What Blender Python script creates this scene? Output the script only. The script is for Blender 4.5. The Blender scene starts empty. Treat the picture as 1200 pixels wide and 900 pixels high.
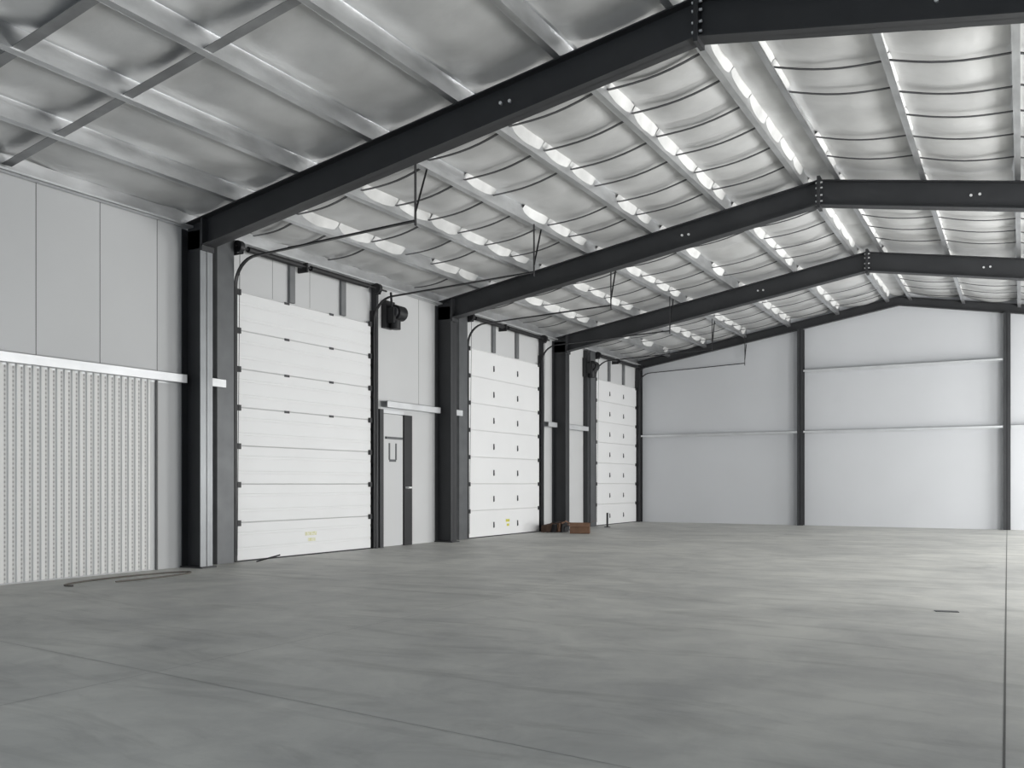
import bpy, math, random
from mathutils import Vector, Matrix, noise
random.seed(4)
sc=bpy.context.scene
W=9.58; XR=-2.656; XRW=4.27
Y0=-5.0; Y4=24.40
S=0.1697; ZRB=5.274; DEP=0.38
FR=[8.34,14.22,19.08]
ZT=ZRB+DEP            # top of rafters at ridge
def zslope(x,zr): return zr-S*abs(x-XR)

# ---------------------------------------------------------------- materials
def nmat(name,col,rough=.6,metal=0.,var=.0,scale=4.,bump=0.,bscale=30.,stretch=(1,1,1),col2=None,spec=None):
    m=bpy.data.materials.new(name); m.use_nodes=True
    nt=m.node_tree; n=nt.nodes; l=nt.links
    b=n['Principled BSDF']
    b.inputs['Roughness'].default_value=rough; b.inputs['Metallic'].default_value=metal
    if spec is not None: b.inputs['Specular IOR Level'].default_value=spec
    tc=n.new('ShaderNodeTexCoord'); mp=n.new('ShaderNodeMapping'); mp.inputs['Scale'].default_value=stretch
    l.new(tc.outputs['Object'],mp.inputs['Vector'])
    nz=n.new('ShaderNodeTexNoise'); nz.inputs['Scale'].default_value=scale; nz.inputs['Detail'].default_value=6
    l.new(mp.outputs['Vector'],nz.inputs['Vector'])
    r=n.new('ShaderNodeValToRGB')
    c2=col2 if col2 else tuple(max(0,c*(1-var)) for c in col)
    r.color_ramp.elements[0].position=.3; r.color_ramp.elements[1].position=.7
    r.color_ramp.elements[0].color=(*c2,1); r.color_ramp.elements[1].color=(*col,1)
    l.new(nz.outputs['Fac'],r.inputs['Fac']); l.new(r.outputs['Color'],b.inputs['Base Color'])
    if bump>0:
        n2=n.new('ShaderNodeTexNoise'); n2.inputs['Scale'].default_value=bscale; n2.inputs['Detail'].default_value=4
        l.new(mp.outputs['Vector'],n2.inputs['Vector'])
        bp=n.new('ShaderNodeBump'); bp.inputs['Strength'].default_value=bump; bp.inputs['Distance'].default_value=.02
        l.new(n2.outputs['Fac'],bp.inputs['Height']); l.new(bp.outputs['Normal'],b.inputs['Normal'])
    return m
M_wall=nmat('wall_liner_white',(.60,.603,.605),.55,var=.05,scale=.8,bump=.05,bscale=3)
M_back=nmat('back_wall_liner',(.61,.62,.64),.55,var=.04,scale=.6,bump=.08,bscale=1.5)
M_joint=nmat('panel_joint',(.18,.18,.18),.7,var=.1)
M_door=nmat('door_enamel_white',(.80,.80,.80),.45,var=.03,scale=1.5)
M_doorgap=nmat('door_section_gap',(.62,.62,.62),.6,var=.1)
M_doorgap2=nmat('door_section_gap_flush',(.78,.78,.78),.6,var=.05)
M_black=nmat('black_steel',(.016,.016,.018),.5,var=.3)
M_frame=nmat('frame_paint_charcoal',(.036,.037,.040),.5,var=.2,scale=3)
M_flange=nmat('column_flange_grey',(.30,.31,.32),.4,.3,var=.15,scale=3)
M_jamb=nmat('jamb_grey_steel',(.13,.135,.14),.45,.3,var=.2)
M_stud=nmat('stud_grey_steel',(.22,.225,.23),.45,.3,var=.2)
M_galv=nmat('galvanized_steel',(.70,.71,.72),.36,.85,var=.32,scale=5,stretch=(1,.35,1),bump=.08,bscale=8)
M_glint=nmat('white_glint_strip',(.82,.82,.81),.6,.0,var=.30,scale=2.2,bump=.5,bscale=7)  # bright white stands in for blown-out highlights beside the purlins
M_girt=nmat('girt_galvanized',(.72,.73,.74),.42,.45,var=.15,scale=3)
M_bolt=nmat('bolt_zinc',(.85,.85,.85),.4,.3,var=.05)
M_strap=nmat('strap_dark',(.06,.06,.065),.5,var=.3)
M_angle=nmat('sag_angle_grey',(.33,.335,.34),.4,.6,var=.3)
M_foil=nmat('insulation_foil',(.66,.66,.655),.46,.28,var=.20,scale=1.6,bump=.38,bscale=4)
M_card=nmat('cardboard',(.19,.105,.065),.85,var=.3,scale=6)
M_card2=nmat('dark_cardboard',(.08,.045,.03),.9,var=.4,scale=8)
M_yel=nmat('yellow_label',(.75,.70,.10),.6,var=.35,scale=25)
M_yel2=nmat('faded_yellow_label',(.62,.60,.30),.6,var=.3,scale=30,col2=(.8,.8,.72))
M_hose=nmat('brown_hose',(.17,.155,.135),.7,var=.3)

# concrete
M_floor=bpy.data.materials.new('concrete_floor'); M_floor.use_nodes=True
nt=M_floor.node_tree; n=nt.nodes; l=nt.links; b=n['Principled BSDF']
tc=n.new('ShaderNodeTexCoord')
def nz(sc_,det,vec,dist=0,rough=.55):
    t=n.new('ShaderNodeTexNoise'); t.inputs['Scale'].default_value=sc_; t.inputs['Detail'].default_value=det
    t.inputs['Distortion'].default_value=dist; t.inputs['Roughness'].default_value=rough
    l.new(vec,t.inputs['Vector']); return t
a=nz(.45,9,tc.outputs['Object'],1.0); c=nz(2.0,9,tc.outputs['Object'],.6,.68); d=nz(40,3,tc.outputs['Object'])
mx=n.new('ShaderNodeMath'); mx.operation='MULTIPLY_ADD'; mx.inputs[1].default_value=.45
l.new(c.outputs['Fac'],mx.inputs[0])
m2=n.new('ShaderNodeMath'); m2.operation='MULTIPLY'; m2.inputs[1].default_value=.55; l.new(a.outputs['Fac'],m2.inputs[0]); l.new(m2.outputs[0],mx.inputs[2])
rp=n.new('ShaderNodeValToRGB'); e=rp.color_ramp.elements
e[0].position=.38; e[0].color=(.415,.417,.405,1); e[1].position=.60; e[1].color=(.61,.608,.575,1)
l.new(mx.outputs[0],rp.inputs['Fac'])
# faint trowel streaks and dry stains
mpz=n.new('ShaderNodeMapping'); mpz.inputs['Scale'].default_value=(.5,2.0,1); mpz.inputs['Rotation'].default_value=(0,0,.35); l.new(tc.outputs['Object'],mpz.inputs['Vector'])
st=nz(1.1,8,mpz.outputs['Vector'],1.8,.62)
sr=n.new('ShaderNodeMapRange'); sr.inputs['From Min'].default_value=.50; sr.inputs['From Max'].default_value=.68; sr.inputs['To Min'].default_value=1.0; sr.inputs['To Max'].default_value=.80
l.new(st.outputs['Fac'],sr.inputs['Value'])
vm=n.new('ShaderNodeVectorMath'); vm.operation='SCALE'; l.new(rp.outputs['Color'],vm.inputs[0]); l.new(sr.outputs[0],vm.inputs['Scale'])
l.new(vm.outputs['Vector'],b.inputs['Base Color'])
rr=n.new('ShaderNodeMapRange'); rr.inputs['To Min'].default_value=.42; rr.inputs['To Max'].default_value=.66
l.new(c.outputs['Fac'],rr.inputs['Value']); l.new(rr.outputs[0],b.inputs['Roughness'])
b.inputs['Specular IOR Level'].default_value=.35
bp=n.new('ShaderNodeBump'); bp.inputs['Strength'].default_value=.06; bp.inputs['Distance'].default_value=.01
l.new(d.outputs['Fac'],bp.inputs['Height']); l.new(bp.outputs['Normal'],b.inputs['Normal'])

# ribbed sheet with fine punched slots between the ribs
M_rib=bpy.data.materials.new('perforated_rib_sheet'); M_rib.use_nodes=True
nt=M_rib.node_tree; n=nt.nodes; l=nt.links; b=n['Principled BSDF']; b.inputs['Roughness'].default_value=.5
tc=n.new('ShaderNodeTexCoord'); sp=n.new('ShaderNodeSeparateXYZ'); l.new(tc.outputs['Object'],sp.inputs[0])
def mth(op,i0,v):
    t=n.new('ShaderNodeMath'); t.operation=op; l.new(i0,t.inputs[0])
    if isinstance(v,(int,float)): t.inputs[1].default_value=v
    else: l.new(v,t.inputs[1])
    return t.outputs[0]
sz=mth('SINE',mth('MULTIPLY',sp.outputs['Z'],2*math.pi/.05),0)
sy=mth('SINE',mth('MULTIPLY',mth('SUBTRACT',sp.outputs['Y'],3.0),2*math.pi/.095),0)
gy=n.new('ShaderNodeMapRange'); gy.inputs['From Min'].default_value=.65; gy.inputs['From Max'].default_value=.95; l.new(sy,gy.inputs['Value'])
gz=n.new('ShaderNodeMapRange'); gz.inputs['From Min'].default_value=-.2; gz.inputs['From Max'].default_value=.3; gz.inputs['To Min'].default_value=.45; l.new(sz,gz.inputs['Value'])
fac=mth('MULTIPLY',gy.outputs[0],gz.outputs[0])
mc=n.new('ShaderNodeMix'); mc.data_type='RGBA'; mc.inputs[6].default_value=(.77,.765,.75,1); mc.inputs[7].default_value=(.32,.315,.305,1)
l.new(fac,mc.inputs[0]); l.new(mc.outputs[2],b.inputs['Base Color'])

# ---------------------------------------------------------------- mesh builder
class MB:
    def __init__(s): s.v=[];s.f=[];s.mi=[];s.m=[];s.sm=[]
    def mat(s,m):
        if m not in s.m: s.m.append(m)
        return s.m.index(m)
    def add(s,vs,fs,m,smooth=False):
        o=len(s.v); i=s.mat(m); s.v+= [tuple(v) for v in vs]
        for f in fs: s.f.append([o+k for k in f]); s.mi.append(i); s.sm.append(smooth)
    def box(s,x0,x1,y0,y1,z0,z1,m):
        vs=[(x,y,z) for x in(x0,x1) for y in(y0,y1) for z in(z0,z1)]
        s.add(vs,[(0,1,3,2),(4,6,7,5),(0,4,5,1),(2,3,7,6),(0,2,6,4),(1,5,7,3)],m)
    def obox(s,c,ax,ay,az,m):   # centre + half axis vectors
        c=Vector(c); vs=[c+Vector(ax)*i+Vector(ay)*j+Vector(az)*k for i in(-1,1) for j in(-1,1) for k in(-1,1)]
        s.add(vs,[(0,1,3,2),(4,6,7,5),(0,4,5,1),(2,3,7,6),(0,2,6,4),(1,5,7,3)],m)
    def bar(s,p,q,w,h,m):       # rectangular bar from p to q
        p=Vector(p);q=Vector(q);d=(q-p); L=d.length; d.normalize()
        up=Vector((0,0,1)) if abs(d.z)<.95 else Vector((1,0,0))
        a=d.cross(up).normalized(); u=a.cross(d).normalized()
        s.obox((p+q)/2,d*L/2,a*w/2,u*h/2,m)
    def xzprism(s,pts,y0,y1,m):
        n_=len(pts); vs=[(x,y0,z) for x,z in pts]+[(x,y1,z) for x,z in pts]
        fs=[list(range(n_))[::-1],[n_+i for i in range(n_)]]+[(i,(i+1)%n_,n_+(i+1)%n_,n_+i) for i in range(n_)]
        s.add(vs,fs,m)
    def cyl(s,p,q,r,m,seg=12,r2=None):
        p=Vector(p);q=Vector(q);d=(q-p).normalized(); r2=r if r2 is None else r2
        up=Vector((0,0,1)) if abs(d.z)<.95 else Vector((1,0,0))
        a=d.cross(up).normalized(); u=a.cross(d)
        vs=[p+(a*math.cos(t)+u*math.sin(t))*r for t in [2*math.pi*i/seg for i in range(seg)]]
        vs+=[q+(a*math.cos(t)+u*math.sin(t))*r2 for t in [2*math.pi*i/seg for i in range(seg)]]
        s.add(vs,[(i,(i+1)%seg,seg+(i+1)%seg,seg+i) for i in range(seg)],m,True)
        s.add(vs[:seg],[list(range(seg))[::-1]],m); s.add(vs[seg:],[list(range(seg))],m)
    def tube(s,pts,r,m,seg=8):
        for i in range(len(pts)-1): s.cyl(pts[i],pts[i+1],r,m,seg)
    def make(s,name,parent=None):
        me=bpy.data.meshes.new(name); me.from_pydata(s.v,[],s.f)
        for m in s.m: me.materials.append(m)
        me.polygons.foreach_set('material_index',s.mi); me.polygons.foreach_set('use_smooth',s.sm)
        me.update()
        import bmesh
        bm=bmesh.new(); bm.from_mesh(me); bmesh.ops.recalc_face_normals(bm,faces=bm.faces); bm.to_mesh(me); bm.free()
        o=bpy.data.objects.new(name,me); sc.collection.objects.link(o)
        if parent: o.parent=parent
        return o

# ---------------------------------------------------------------- floor with joints
f=MB(); f.box(-W,XRW,Y0,Y4,-.15,0,M_floor)
M_jt=nmat('floor_joint',(.12,.12,.115),.8,var=.2)
M_jt2=nmat('floor_joint_faint',(.36,.36,.355),.8,var=.25)
def fl(x0,y0,x1,y1,w,m):
    d=Vector((x1-x0,y1-y0,0)).normalized(); p=Vector((-d.y,d.x,0))*w/2
    vs=[Vector((x0,y0,.0012))-p,Vector((x1,y1,.0012))-p,Vector((x1,y1,.0012))+p,Vector((x0,y0,.0012))+p]
    f.add(vs,[(0,1,2,3)],m)
fl(-.30,Y4-.05,-.03,1.5,.010,M_jt)
fl(-4.40,0,-4.40,Y4-.05,.005,M_jt2)
fl(-W+.05,4.1,4,2.75,.005,M_jt2)
for yy in (8.3,14.2,19.1): fl(-W+.3,yy,4,yy,.005,M_jt2)
f.make('floor')

# ---------------------------------------------------------------- walls
w=MB(); w.box(-W-.15,-W,Y0,Y4+.15,0,4.75,M_wall)
def vj(y,z0,z1,wd=.009): w.box(-W,-W+.002,y-wd/2,y+wd/2,z0,z1,M_joint)
for y in (2.9,3.7,4.55,5.4,6.235,7.041,7.862): vj(y,2.5,4.46)
for y in (9.9,10.7,11.5,): vj(y,3.8,4.46,.006)
for y in (13.6,): vj(y,2.5,4.46,.006)
w.make('wall_left')
w=MB()   # gable back wall
xs=[-W-.15,XRW]
w.xzprism([(-W-.15,0),(XRW,0),(XRW,zslope(XRW,5.86)),(XR,5.86),(-W-.15,zslope(-W-.15,5.86))],Y4,Y4+.15,M_back)
w.make('wall_back')
# right wall with three open bay doors
w=MB()
ops=[(9.1,12.2),(15.1,18.2),(20.4,23.4)]
zr=zslope(XRW,5.9)
cur=Y0
for a_,b_ in ops:
    w.box(XRW,XRW+.15,cur,a_,0,zr,M_wall); w.box(XRW,XRW+.15,a_,b_,3.75,zr,M_wall); cur=b_
w.box(XRW,XRW+.15,cur,Y4+.15,0,zr,M_wall)
w.make('wall_right')
w=MB()   # front wall with large opening
w.box(-W-.15,-6,Y0-.15,Y0,0,4.7,M_wall); w.box(1.5,XRW+.15,Y0-.15,Y0,0,4.7,M_wall)
w.xzprism([(-6,3.9),(1.5,3.9),(1.5,4.7),(XRW+.15,4.7),(XR,5.88),(-W-.15,4.7),(-6,4.7)],Y0-.15,Y0,M_wall)
w.make('wall_front')

# ribbed liner sheet under the girt
r=MB(); ys=[];zz=(.02,2.40)
pitch=.095; y=3.0; prof=[]
while y<7.74:
    for dy,dx in ((0,.006),(.044,.006),(.052,.026),(.080,.026),(.088,.006)): prof.append((-W+dx,y+dy))
    y+=pitch
vs=[(x,yy,z) for x,yy in prof for z in zz]
r.add(vs,[(2*i,2*i+1,2*i+3,2*i+2) for i in range(len(prof)-1)],M_rib)
r.box(-W,-W+.03,7.83,7.85,.0,2.40,M_joint)
r.make('ribbed_wall_panel')

# ---------------------------------------------------------------- ceiling insulation
PX=[-9.45,-8.6,-7.55,-6.45,-5.29,-4.07,-2.88,-2.42,-1.25,-.08,1.1,2.3,3.45,4.27]
PX=[-9.72]+PX[1:]
c=MB(); cols=[]
for i in range(len(PX)-1):
    k=10 if PX[i+1]-PX[i]>.6 else 4
    for j in range(k): cols.append((PX[i]+(PX[i+1]-PX[i])*j/k,j/k,i))
cols.append((PX[-1],0,len(PX)-1))
rows=[]; yy=Y0
STEP=.8; sub=8
nr=int((Y4-Y0)/STEP*sub)
rows=[Y0+(Y4-Y0)*j/nr for j in range(nr+1)]
def ins_z(x,y,u,i):
    base=zslope(x,ZT+.21)
    v=(y-Y0)/STEP+.12*noise.noise(Vector((i*5.3,0,2)))
    near=y<8.3
    if near: v=(y-Y0)/2.2
    fr=abs(math.sin(math.pi*v))
    sag=(math.sin(math.pi*u)**.75 if 0<u<1 else 0)
    amp=.12+.05*noise.noise(Vector((i*3.1,math.floor(v)*1.7,0)))
    return base-sag*amp*(.40+.60*fr**.6)+.03*sag*noise.noise(Vector((x*2.2,y*2.2,i)))
vs=[(x,y,ins_z(x,y,u,i)) for y in rows for x,u,i in cols]
nc=len(cols)
c.add(vs,[(a_*nc+b_,a_*nc+b_+1,(a_+1)*nc+b_+1,(a_+1)*nc+b_) for a_ in range(len(rows)-1) for b_ in range(nc-1)],M_foil,True)
co=c.make('ceiling')
# roof deck above
d_=MB(); d_.xzprism([(-W-.3,zslope(-W-.3,6.02)),(XR,6.02),(XRW+.3,zslope(XRW+.3,6.02)),(XRW+.3,zslope(XRW+.3,6.10)),(XR,6.10),(-W-.3,zslope(-W-.3,6.10))],Y0-.2,Y4+.2,M_galv)
d_.make('roof_deck')

# insulation straps
s_=MB()
k=1
while Y0+k*STEP<Y4-.1:
    y=Y0+k*STEP; k+=1
    if y<8.4: continue
    if min(abs(y-q) for q in FR)<.15: continue
    for i in range(len(PX)-1):
        a_,b_=max(PX[i],-9.5),min(PX[i+1],4.2)
        if b_-a_<.6: continue
        if random.random()<.15: continue
        N=8; pr=None
        yo=random.uniform(-.06,.06)
        for j in range(N+1):
            u=j/N; x=a_+(b_-a_)*u
            z=zslope(x,ZT+.11)-.04*math.sin(math.pi*u)
            p=(x,y+yo+.04*math.sin(math.pi*u),z)
            if pr: s_.bar(pr,p,.040,.008,M_strap)
            pr=p
s_.make('insulation_strap')
# sag angles in near bay
for y in (4.75,5.85):
    g=MB()
    g.bar((-9.5,y,zslope(-9.5,ZT+.02)),(XR,y,ZT+.02),.11,.006,M_angle)
    g.bar((-9.5,y+.055,zslope(-9.5,ZT+.06)),(XR,y+.055,ZT+.06),.006,.075,M_angle)
    g.make('sag_angle')

# ---------------------------------------------------------------- purlins (Z sections)
for x in [-8.6,-7.55,-6.45,-5.29,-4.07,-2.88,-2.42,-1.25,-.08,1.1,2.3,3.45]:
    p=MB(); z0=zslope(x,ZT)+.002; h_=.205; fw=.07; sg=1 if x<XR else -1
    ya,yb=Y0+.02,Y4-.02
    def sl(xx): return -S*abs(xx-XR)+S*abs(x-XR)
    p.box(x-.0025,x+.0025,ya,yb,z0,z0+h_,M_galv)
    xa=x-sg*fw
    p.xzprism([(x,z0),(xa,z0+sl(xa)),(xa,z0+sl(xa)+.005),(x,z0+.005)],ya,yb,M_galv)
    p.box(min(xa,xa+sg*.004),max(xa,xa+sg*.004),ya,yb,z0+sl(xa),z0+sl(xa)+.022,M_galv)
    xb=x+sg*fw
    p.xzprism([(x,z0+h_),(xb,z0+h_+sl(xb)),(xb,z0+h_+sl(xb)-.005),(x,z0+h_-.005)],ya,yb,M_galv)
    # white strips added along the web to imitate blown-out glints, broken at straps
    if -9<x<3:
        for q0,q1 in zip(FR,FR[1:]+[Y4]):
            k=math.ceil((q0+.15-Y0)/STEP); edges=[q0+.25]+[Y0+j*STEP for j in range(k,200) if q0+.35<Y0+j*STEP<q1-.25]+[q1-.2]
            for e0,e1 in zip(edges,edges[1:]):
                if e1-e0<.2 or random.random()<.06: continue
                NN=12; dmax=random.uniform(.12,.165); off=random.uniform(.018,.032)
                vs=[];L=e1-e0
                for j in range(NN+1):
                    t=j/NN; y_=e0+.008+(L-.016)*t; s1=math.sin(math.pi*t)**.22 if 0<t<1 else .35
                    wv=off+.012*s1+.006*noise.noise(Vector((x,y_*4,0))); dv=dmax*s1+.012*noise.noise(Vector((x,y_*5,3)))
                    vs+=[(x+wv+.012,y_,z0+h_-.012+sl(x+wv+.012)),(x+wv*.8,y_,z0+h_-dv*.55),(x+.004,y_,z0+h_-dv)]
                p.add(vs,[(3*j+i_,3*j+3+i_,3*j+4+i_,3*j+1+i_) for j in range(NN) for i_ in (0,1)],M_glint,True)
    p.make('roof_purlin')
# eave strut
p=MB(); x=-W+.02; z0=4.44
p.box(x,x+.006,Y0+.02,Y4-.02,z0,z0+.2,M_galv); p.box(x,x+.1,Y0+.02,Y4-.02,z0,z0+.006,M_girt); p.box(x+.096,x+.1,Y0+.02,Y4-.02,z0,z0+.03,M_girt)
p.make('eave_strut')

# ---------------------------------------------------------------- rigid frames
def frame(yc,mflange):
    m=MB(); fw=.10; t=.014; XL=-W+.005; XC=-9.22
    for side in (-1,1):
        def mx_(x): return x if side<0 else 2*XR-x
        def zb(x): return ZRB-S*abs(x-XR)
        # column
        a,b_=sorted((mx_(XL),mx_(XL)+ (t if side<0 else -t)))
        m.box(a,b_,yc-fw,yc+fw,0,4.42,M_frame)
        a,b_=sorted((mx_(XC),mx_(XC-t)))
        m.box(a,b_,yc-fw,yc+fw,0.0,zb(XC)-.06,mflange); m.box(a,b_,yc-fw,yc+fw,zb(XC)-.06,zb(XC)+.30,M_frame)
        a,b_=sorted((mx_(XL),mx_(XC)))
        m.box(a,b_,yc-.006,yc+.006,0,4.40,M_frame)
        a,b_=sorted((mx_(XL),mx_(XC+.05)))
        m.box(a,b_,yc-fw-.02,yc+fw+.02,0,.02,M_frame)
        # rafter web, flanges
        e=XR; k=XL+.01
        def P(x,z): return (mx_(x),z)
        def pr(pts,y0,y1): m.xzprism([P(*q) for q in pts],y0,y1,M_frame)
        pr([(XC,zb(XC)),(e,zb(e)),(e,zb(e)+DEP-.005),(k,zb(k)+DEP-.005),(k,zb(XC))],yc-.006,yc+.006)
        pr([(XC,zb(XC)),(e,zb(e)),(e,zb(e)+t),(XC,zb(XC)+t)],yc-fw,yc+fw)
        pr([(k,zb(k)+DEP-t-.003),(e,zb(e)+DEP-t-.003),(e,zb(e)+DEP-.003),(k,zb(k)+DEP-.003)],yc-fw,yc+fw)
        # knee end plate and ridge end plate
        pr([(XC-.001,zb(XC)-.06),(XC+.03,zb(XC)-.06),(XC+.03,zb(XC)+DEP-.02),(XC-.001,zb(XC)+DEP-.02)],yc-fw,yc+fw)
        pr([(e-.022,zb(e)-.05),(e-.0005,zb(e)-.05),(e-.0005,zb(e)+DEP+.05),(e-.022,zb(e)+DEP+.05)],yc-fw-.01,yc+fw+.01)
        for bz in (.06,.15,.26,.34):
            for by in (-.06,.06):
                m.cyl(P(e-.022,zb(e)+bz)[:1]+(yc+by,zb(e)+bz),(mx_(e-.05),yc+by,zb(e)+bz),.014,M_bolt,8)
        # bolts where flange braces meet
        for px in (-4.75,):
            for dx in (-.055,.055):
                m.cyl((mx_(px+dx),yc-.006,zb(px)+.20),(mx_(px+dx),yc-.03,zb(px)+.20),.019,M_bolt,8)
        # flange braces down from purlins
        for px in (-4.07,-5.29,-7.55,-2.88):
            zt=zb(px)+DEP+.03
            for sg in (1,):
                m.bar((mx_(px),yc+sg*.09,zb(px)+.02),(mx_(px),yc+sg*.55,zt),.035,.006,M_black)
                m.bar((mx_(px)+.015,yc+sg*.09,zb(px)+.02),(mx_(px)+.015,yc+sg*.55,zt),.006,.035,M_black)
    return m.make('steel_portal_frame')
frame(FR[0],M_flange); frame(FR[1],M_frame); frame(FR[2],M_frame)
# endwall rafter
m=MB()
for side in(-1,1):
    mx_=(lambda x:x) if side<0 else (lambda x:2*XR-x)
    def zb4(x): return 5.50-S*abs(x-XR)
    xe=-W+.005
    for (o0,o1,ya,yb) in ((0,.24,Y4-.03,Y4-.02),(0,.012,Y4-.13,Y4-.01),(.21,.222,Y4-.13,Y4-.01)):
        m.xzprism([(mx_(xe),zb4(xe)+o0),(XR,zb4(XR)+o0),(XR,zb4(XR)+min(o1,.222)),(mx_(xe),zb4(xe)+min(o1,.222))],ya,yb,M_frame)
m.make('endwall_rafter')
def endcol(x,w_=.15,z1=None):
    m=MB(); z1=z1 or zslope(x,5.50)
    m.box(x-w_/2,x+w_/2,Y4-.20,Y4-.19,0,z1,M_frame); m.box(x-w_/2,x+w_/2,Y4-.012,Y4-.002,0,z1,M_frame); m.box(x-.005,x+.005,Y4-.20,Y4-.002,0,z1,M_frame)
    m.make('endwall_column')
endcol(-5.01); endcol(-.30); endcol(-W+.10,.12)
# back wall girts
def girtx(x0,x1,z,nm='wall_girt'):
    m=MB()
    m.box(x0,x1,Y4-.19,Y4-.002,z+.05,z+.055,M_girt); m.box(x0,x1,Y4-.19,Y4-.186,z,z+.055,M_girt); m.box(x0,x1,Y4-.008,Y4-.002,z-.02,z+.055,M_girt)
    m.make(nm)
for a_,b_ in ((-W+.18,-5.09),(-4.93,-.38),(-.22,4.2)): girtx(a_,b_,2.40)
girtx(-4.93,-.38,3.98)

# left wall girts
def girty(y0,y1,z=2.40):
    m=MB(); x=-W
    m.box(x+.002,x+.16,y0,y1,z+.10,z+.106,M_girt); m.box(x+.155,x+.16,y0,y1,z,z+.106,M_girt); m.box(x+.10,x+.16,y0,y1,z-.004,z,M_girt); m.box(x+.002,x+.007,y0,y1,z-.02,z+.106,M_girt)
    m.make('wall_girt')
girty(Y0+.05,8.20); girty(8.48,8.86); girty(12.46,14.08); girty(14.36,14.85); girty(18.5,18.95); girty(19.22,20.70)

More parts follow.
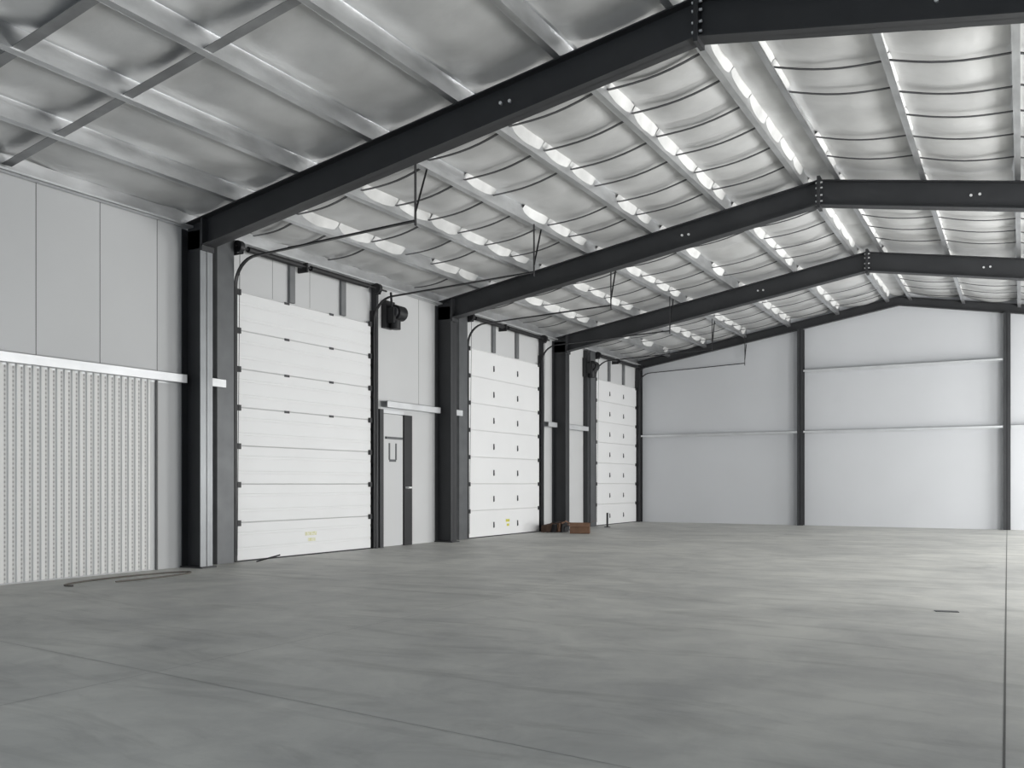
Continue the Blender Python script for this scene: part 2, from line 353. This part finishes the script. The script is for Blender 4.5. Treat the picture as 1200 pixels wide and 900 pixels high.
# ---------------------------------------------------------------- overhead doors
def ohdoor(y0,y1,label=None,motor=False,ribs=False,studs=(),hinge=M_strap):
    root=bpy.data.objects.new('overhead_door',None); sc.collection.objects.link(root)
    root.location=(0,0,0)
    H=3.76; n_=7; X=-W+.012
    d=MB(); sh=H/n_
    for i in range(n_):
        z0=.015+i*sh; z1=z0+sh-.008
        # section with shallow ribs
        prof=[(X,z0),(X+.045,z0+.004)]
        if ribs:
            for rz in (.30,.70):
                zc=z0+sh*rz
                prof+=[(X+.045,zc-.022),(X+.040,zc-.014),(X+.040,zc+.014),(X+.045,zc+.022)]
        prof+=[(X+.045,z1-.004),(X,z1)]
        vs=[(x,y,z) for y in (y0,y1) for x,z in prof]; k=len(prof)
        d.add(vs,[list(range(k)),[k+j for j in range(k)][::-1]]+[(j,(j+1)%k,k+(j+1)%k,k+j) for j in range(k)],M_door)
        d.box(X,X+(.040 if ribs else .0443),y0,y1,z1-.0005,z1+.009,M_doorgap if ribs else M_doorgap2)
        # end stiles roller brackets
        for ye in (y0+.03,y1-.03):
            d.box(X+.046,X+.075,ye-.035,ye+.035,z1-.045,z1+.035,M_black)
        for q in (1/3,2/3):
            yh=y0+(y1-y0)*q
            if not ribs:
                d.box(X+.046,X+.056,yh-.018,yh+.018,z0+sh*.30,z0+sh*.30+.12,hinge)
                d.box(X+.056,X+.064,yh-.010,yh+.010,z0+sh*.33,z0+sh*.33+.05,hinge)
            elif i>2: d.box(X+.046,X+.054,yh-.05,yh+.05,z1-.02,z1+.015,hinge)
    d.box(X,X+.05,y0,y1,0,.014,M_black)
    if label:
        yl,zl,wl,m_=label
        d.box(X+.0455,X+.047,yl-wl/2,yl+wl/2,zl-.0,zl+.055,m_)
        d.box(X+.0455,X+.047,yl-wl/4,yl+wl/2.6,zl-.09,zl-.04,m_)
    d.make('door_leaf',root)
    t=MB(); xt=X+.085
    for ye,sg in ((y0-.05,-1),(y1+.05,1)):
        # jamb angle, track
        t.box(-W+.003,-W+.06,min(ye,ye+sg*.03),max(ye,ye+sg*.03),0,4.0,M_black)
        pts=[(xt,ye,.02),(xt,ye,3.72)]
        R=.38; cx=xt+R; cz=3.82
        for j in range(0,9):
            a=math.pi-math.pi/2*j/8
            pts.append((cx+R*math.cos(a),ye,cz+R*math.sin(a)))
        pts.append((-6.45,ye,4.30))
        for i in range(len(pts)-1):
            t.bar(pts[i],pts[i+1],.05,.018,M_black)
        for zb_ in (.3,.85,1.4,1.95,2.5,3.05,3.6):
            t.box(-W+.003,xt+.012,min(ye,ye+sg*.025),max(ye,ye+sg*.025),zb_-.03,zb_+.03,M_black)
        # hanger at track end
        zt=zslope(-6.45,ZT)+.02
        t.bar((-6.45,ye,4.24),(-6.45,ye,zt),.04,.008,M_black)
        t.bar((-6.45,ye,4.40),(-6.45-.02,ye+.28,zt),.025,.006,M_black)
    t.make('track',root)
    s=MB(); zs=4.36; xs_=-W+.16
    s.cyl((xs_,y0-.12,zs),(xs_,y1+.30,zs),.016,M_black,10)
    L=y1-y0
    s.cyl((xs_,y0+.12,zs),(xs_,y0+L*.40,zs),.042,M_black,12); s.cyl((xs_,y0+L*.47,zs),(xs_,y0+L*.93,zs),.042,M_black,12)
    for ye in (y0-.05,y1+.05):
        s.cyl((xs_,ye-.035,zs),(xs_,ye+.035,zs),.085,M_black,16)
        s.box(-W+.003,xs_+.03,ye+.05,ye+.058,zs-.09,zs+.06,M_black)
        s.cyl((xs_+.02,ye,zs),(xs_-.03,ye,.1),.004,M_black,6)
    s.box(-W+.003,xs_+.03,y0+L*.43,y0+L*.44,zs-.08,zs+.06,M_black)
    s.make('spring_shaft',root)
    h=MB()
    for ys_ in studs:
        h.box(-W+.003,-W+.05,ys_-.055,ys_+.055,3.80,4.44,M_stud)
    for ye,sg in ((y0-.09,-1),(y1+.09,1)):
        a_,b_=sorted((ye,ye+sg*(.30 if sg<0 else .05)))
        h.box(-W+.003,-W+.11,a_,b_,0,4.44,M_jamb if sg<0 else M_frame)
    h.make('door_framing',root)
    if motor:
        o=MB(); ym,zm=motor; xm=-W+.2
        o.box(-W+.003,-W+.10,ym-.13,ym+.13,zm-.22,zm+.25,M_black)
        o.cyl((xm,ym-.02,zm+.05),(xm,ym+.20,zm+.05),.13,M_black,18)
        o.cyl((xm,ym-.06,zm+.05),(xm,ym-.02,zm+.05),.09,M_strap,18)
        o.cyl((xm,ym+.02,zm-.10),(xm,ym+.02,zm-.24),.085,M_black,16)
        o.box(-W+.10,xm+.04,ym-.10,ym+.10,zm-.14,zm+.12,M_black)
        o.cyl((xm,ym-.08,zm+.05),(xm-.03,ym-.08,zs),.02,M_black,8)
        o.make('door_operator',root)
ohdoor(9.14,12.13,(10.66,.30,.26,M_yel2),(12.62,3.98),True,(10.27,11.45))
ohdoor(15.19,18.23,(16.79,.28,.16,M_yel),False,False,(16.25,17.25))
ohdoor(21.32,24.16,None,(20.80,3.98),False,(22.3,23.3))

# ---------------------------------------------------------------- personnel doors
def mandoor(y0,wd):
    root=bpy.data.objects.new('personnel_door',None); sc.collection.objects.link(root)
    d=MB(); X=-W+.003
    d.box(X,X+.09,y0-.10,y0,0,2.36,M_frame)
    d.box(X,X+.07,y0+wd,y0+wd+.24,0,2.30,M_black)
    d.box(X,X+.06,y0,y0+wd,2.30,2.36,M_girt)
    d.make('door_frame',root)
    d=MB(); d.box(X,X+.045,y0+.01,y0+wd-.01,.01,2.29,M_wall)
    d.make('leaf',root)
    d=MB(); ym=y0+wd*.5
    d.box(X+.045,X+.075,y0+.10,y0+wd-.05,1.86,1.90,M_jamb)     # closer arm / bar
    # U shaped window gasket
    a_,b_,z0,z1=ym-.11,ym+.11,1.47,1.79
    d.box(X+.046,X+.056,a_,a_+.03,z0+.03,z1,M_jamb); d.box(X+.046,X+.056,b_-.03,b_,z0+.03,z1,M_jamb); d.box(X+.046,X+.056,a_+.02,b_-.02,z0,z0+.04,M_jamb)
    d.cyl((X+.07,y0+wd+.05,1.02),(X+.13,y0+wd+.05,1.02),.02,M_bolt,10); d.box(X+.115,X+.13,y0+wd+.03,y0+wd+.15,1.005,1.035,M_bolt)
    d.make('hardware',root)
mandoor(12.44,.62)
m=MB(); m.box(-W+.003,-W+.12,20.72,20.86,0,4.42,M_frame); m.make('wall_post')

# ---------------------------------------------------------------- clutter
def carton(name,x,y,sx,sy,sz,rot,mat,op=False):
    m=MB(); t=.012
    m.box(-sx/2,sx/2,-sy/2,sy/2,0,t,mat)
    m.box(-sx/2,-sx/2+t,-sy/2,sy/2,0,sz,mat); m.box(sx/2-t,sx/2,-sy/2,sy/2,0,sz,mat)
    m.box(-sx/2,sx/2,-sy/2,-sy/2+t,0,sz,mat); m.box(-sx/2,sx/2,sy/2-t,sy/2,0,sz,mat)
    m.obox((-sx/2-.05,0,sz+.02),(.06,0,-.03),(0,sy/2,0),(.002,0,.004),mat)
    m.obox((sx/2+.05,0,sz+.03),(.06,0,.03),(0,sy/2,0),(.002,0,.004),mat)
    m.obox((0,-sy/2-.04,sz-.02),(sx/2,0,0),(0,.05,.04),(0,.003,.003),mat)
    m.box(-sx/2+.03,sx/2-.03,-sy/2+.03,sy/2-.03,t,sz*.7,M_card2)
    o=m.make(name); o.location=(x,y,0); o.rotation_euler=(0,0,rot)
carton('cardboard_box',-8.42,18.05,.42,.32,.22,.35,M_card)
m=MB()
for i in range(12):
    a=random.random()*3; px=random.uniform(-.18,.18); py=random.uniform(-.24,.24); r_=random.uniform(.07,.13)
    m.obox((px,py,r_*.75),(r_*math.cos(a),r_*math.sin(a),.02),(-r_*.8*math.sin(a),r_*.8*math.cos(a),-.01),(.01,.0,r_*.75),random.choice([M_card2,M_card2,M_card,M_black]))
o=m.make('scrap_pile'); o.location=(-9.15,18.25,.02)
m=MB(); m.cyl((-9.0,20.9,0),(-9.0,20.9,.36),.025,M_black,12); m.cyl((-9.0,20.9,0),(-9.0,20.9,.015),.08,M_black,12); m.make('pipe_stub')
m=MB(); pts=[]
for i in range(48):
    t=i/47*5.4-.4; pts.append((-8.95+.24*math.cos(t)+.02*t,6.95+.85*math.sin(t),.010))
m.tube(pts,.009,M_hose,8)
m.make('hose')
m=MB(); m.obox((-.56,8.6,.003),(.09,.02,0),(-.01,.04,0),(0,0,.002),M_jamb); m.make('scrap_sheet')
m=MB(); m.cyl((-9.25,9.25,.012),(-9.0,9.45,.10),.010,M_black,8); m.make('steel_rod')

# ---------------------------------------------------------------- lights
def area(name,loc,rot,sx,sy,P,col):
    L=bpy.data.lights.new(name,'AREA'); L.shape='RECTANGLE'; L.size=sx; L.size_y=sy; L.energy=P; L.color=col
    o=bpy.data.objects.new(name,L); sc.collection.objects.link(o); o.location=loc; o.rotation_euler=rot
for (a_,b_),P in zip(ops,(530,470,390)):
    area('daylight_opening',(XRW+.05,(a_+b_)/2,1.5),(0,math.radians(90),0),2.8,b_-a_,P,(1,1,.985))
area('daylight_front',(-2.2,Y0+.05,2.0),(math.radians(90),0,0),7,3.6,205,(.82,.91,1))
wd=bpy.data.worlds.new('sky'); sc.world=wd; wd.use_nodes=True
bg=wd.node_tree.nodes['Background']; bg.inputs[0].default_value=(.75,.86,1,1); bg.inputs[1].default_value=.6

# ---------------------------------------------------------------- camera
cd=bpy.data.cameras.new('camera'); cam=bpy.data.objects.new('camera',cd); sc.collection.objects.link(cam)
cam.location=(0,0,1.1); cam.rotation_euler=(math.radians(90),0,.5112)
cd.sensor_width=36; cd.lens=1064.64/1200*36; cd.shift_y=116.07/1200; cd.clip_start=.05
sc.camera=cam
sc.view_settings.view_transform='Standard'; sc.view_settings.look='None'; sc.view_settings.exposure=0.03
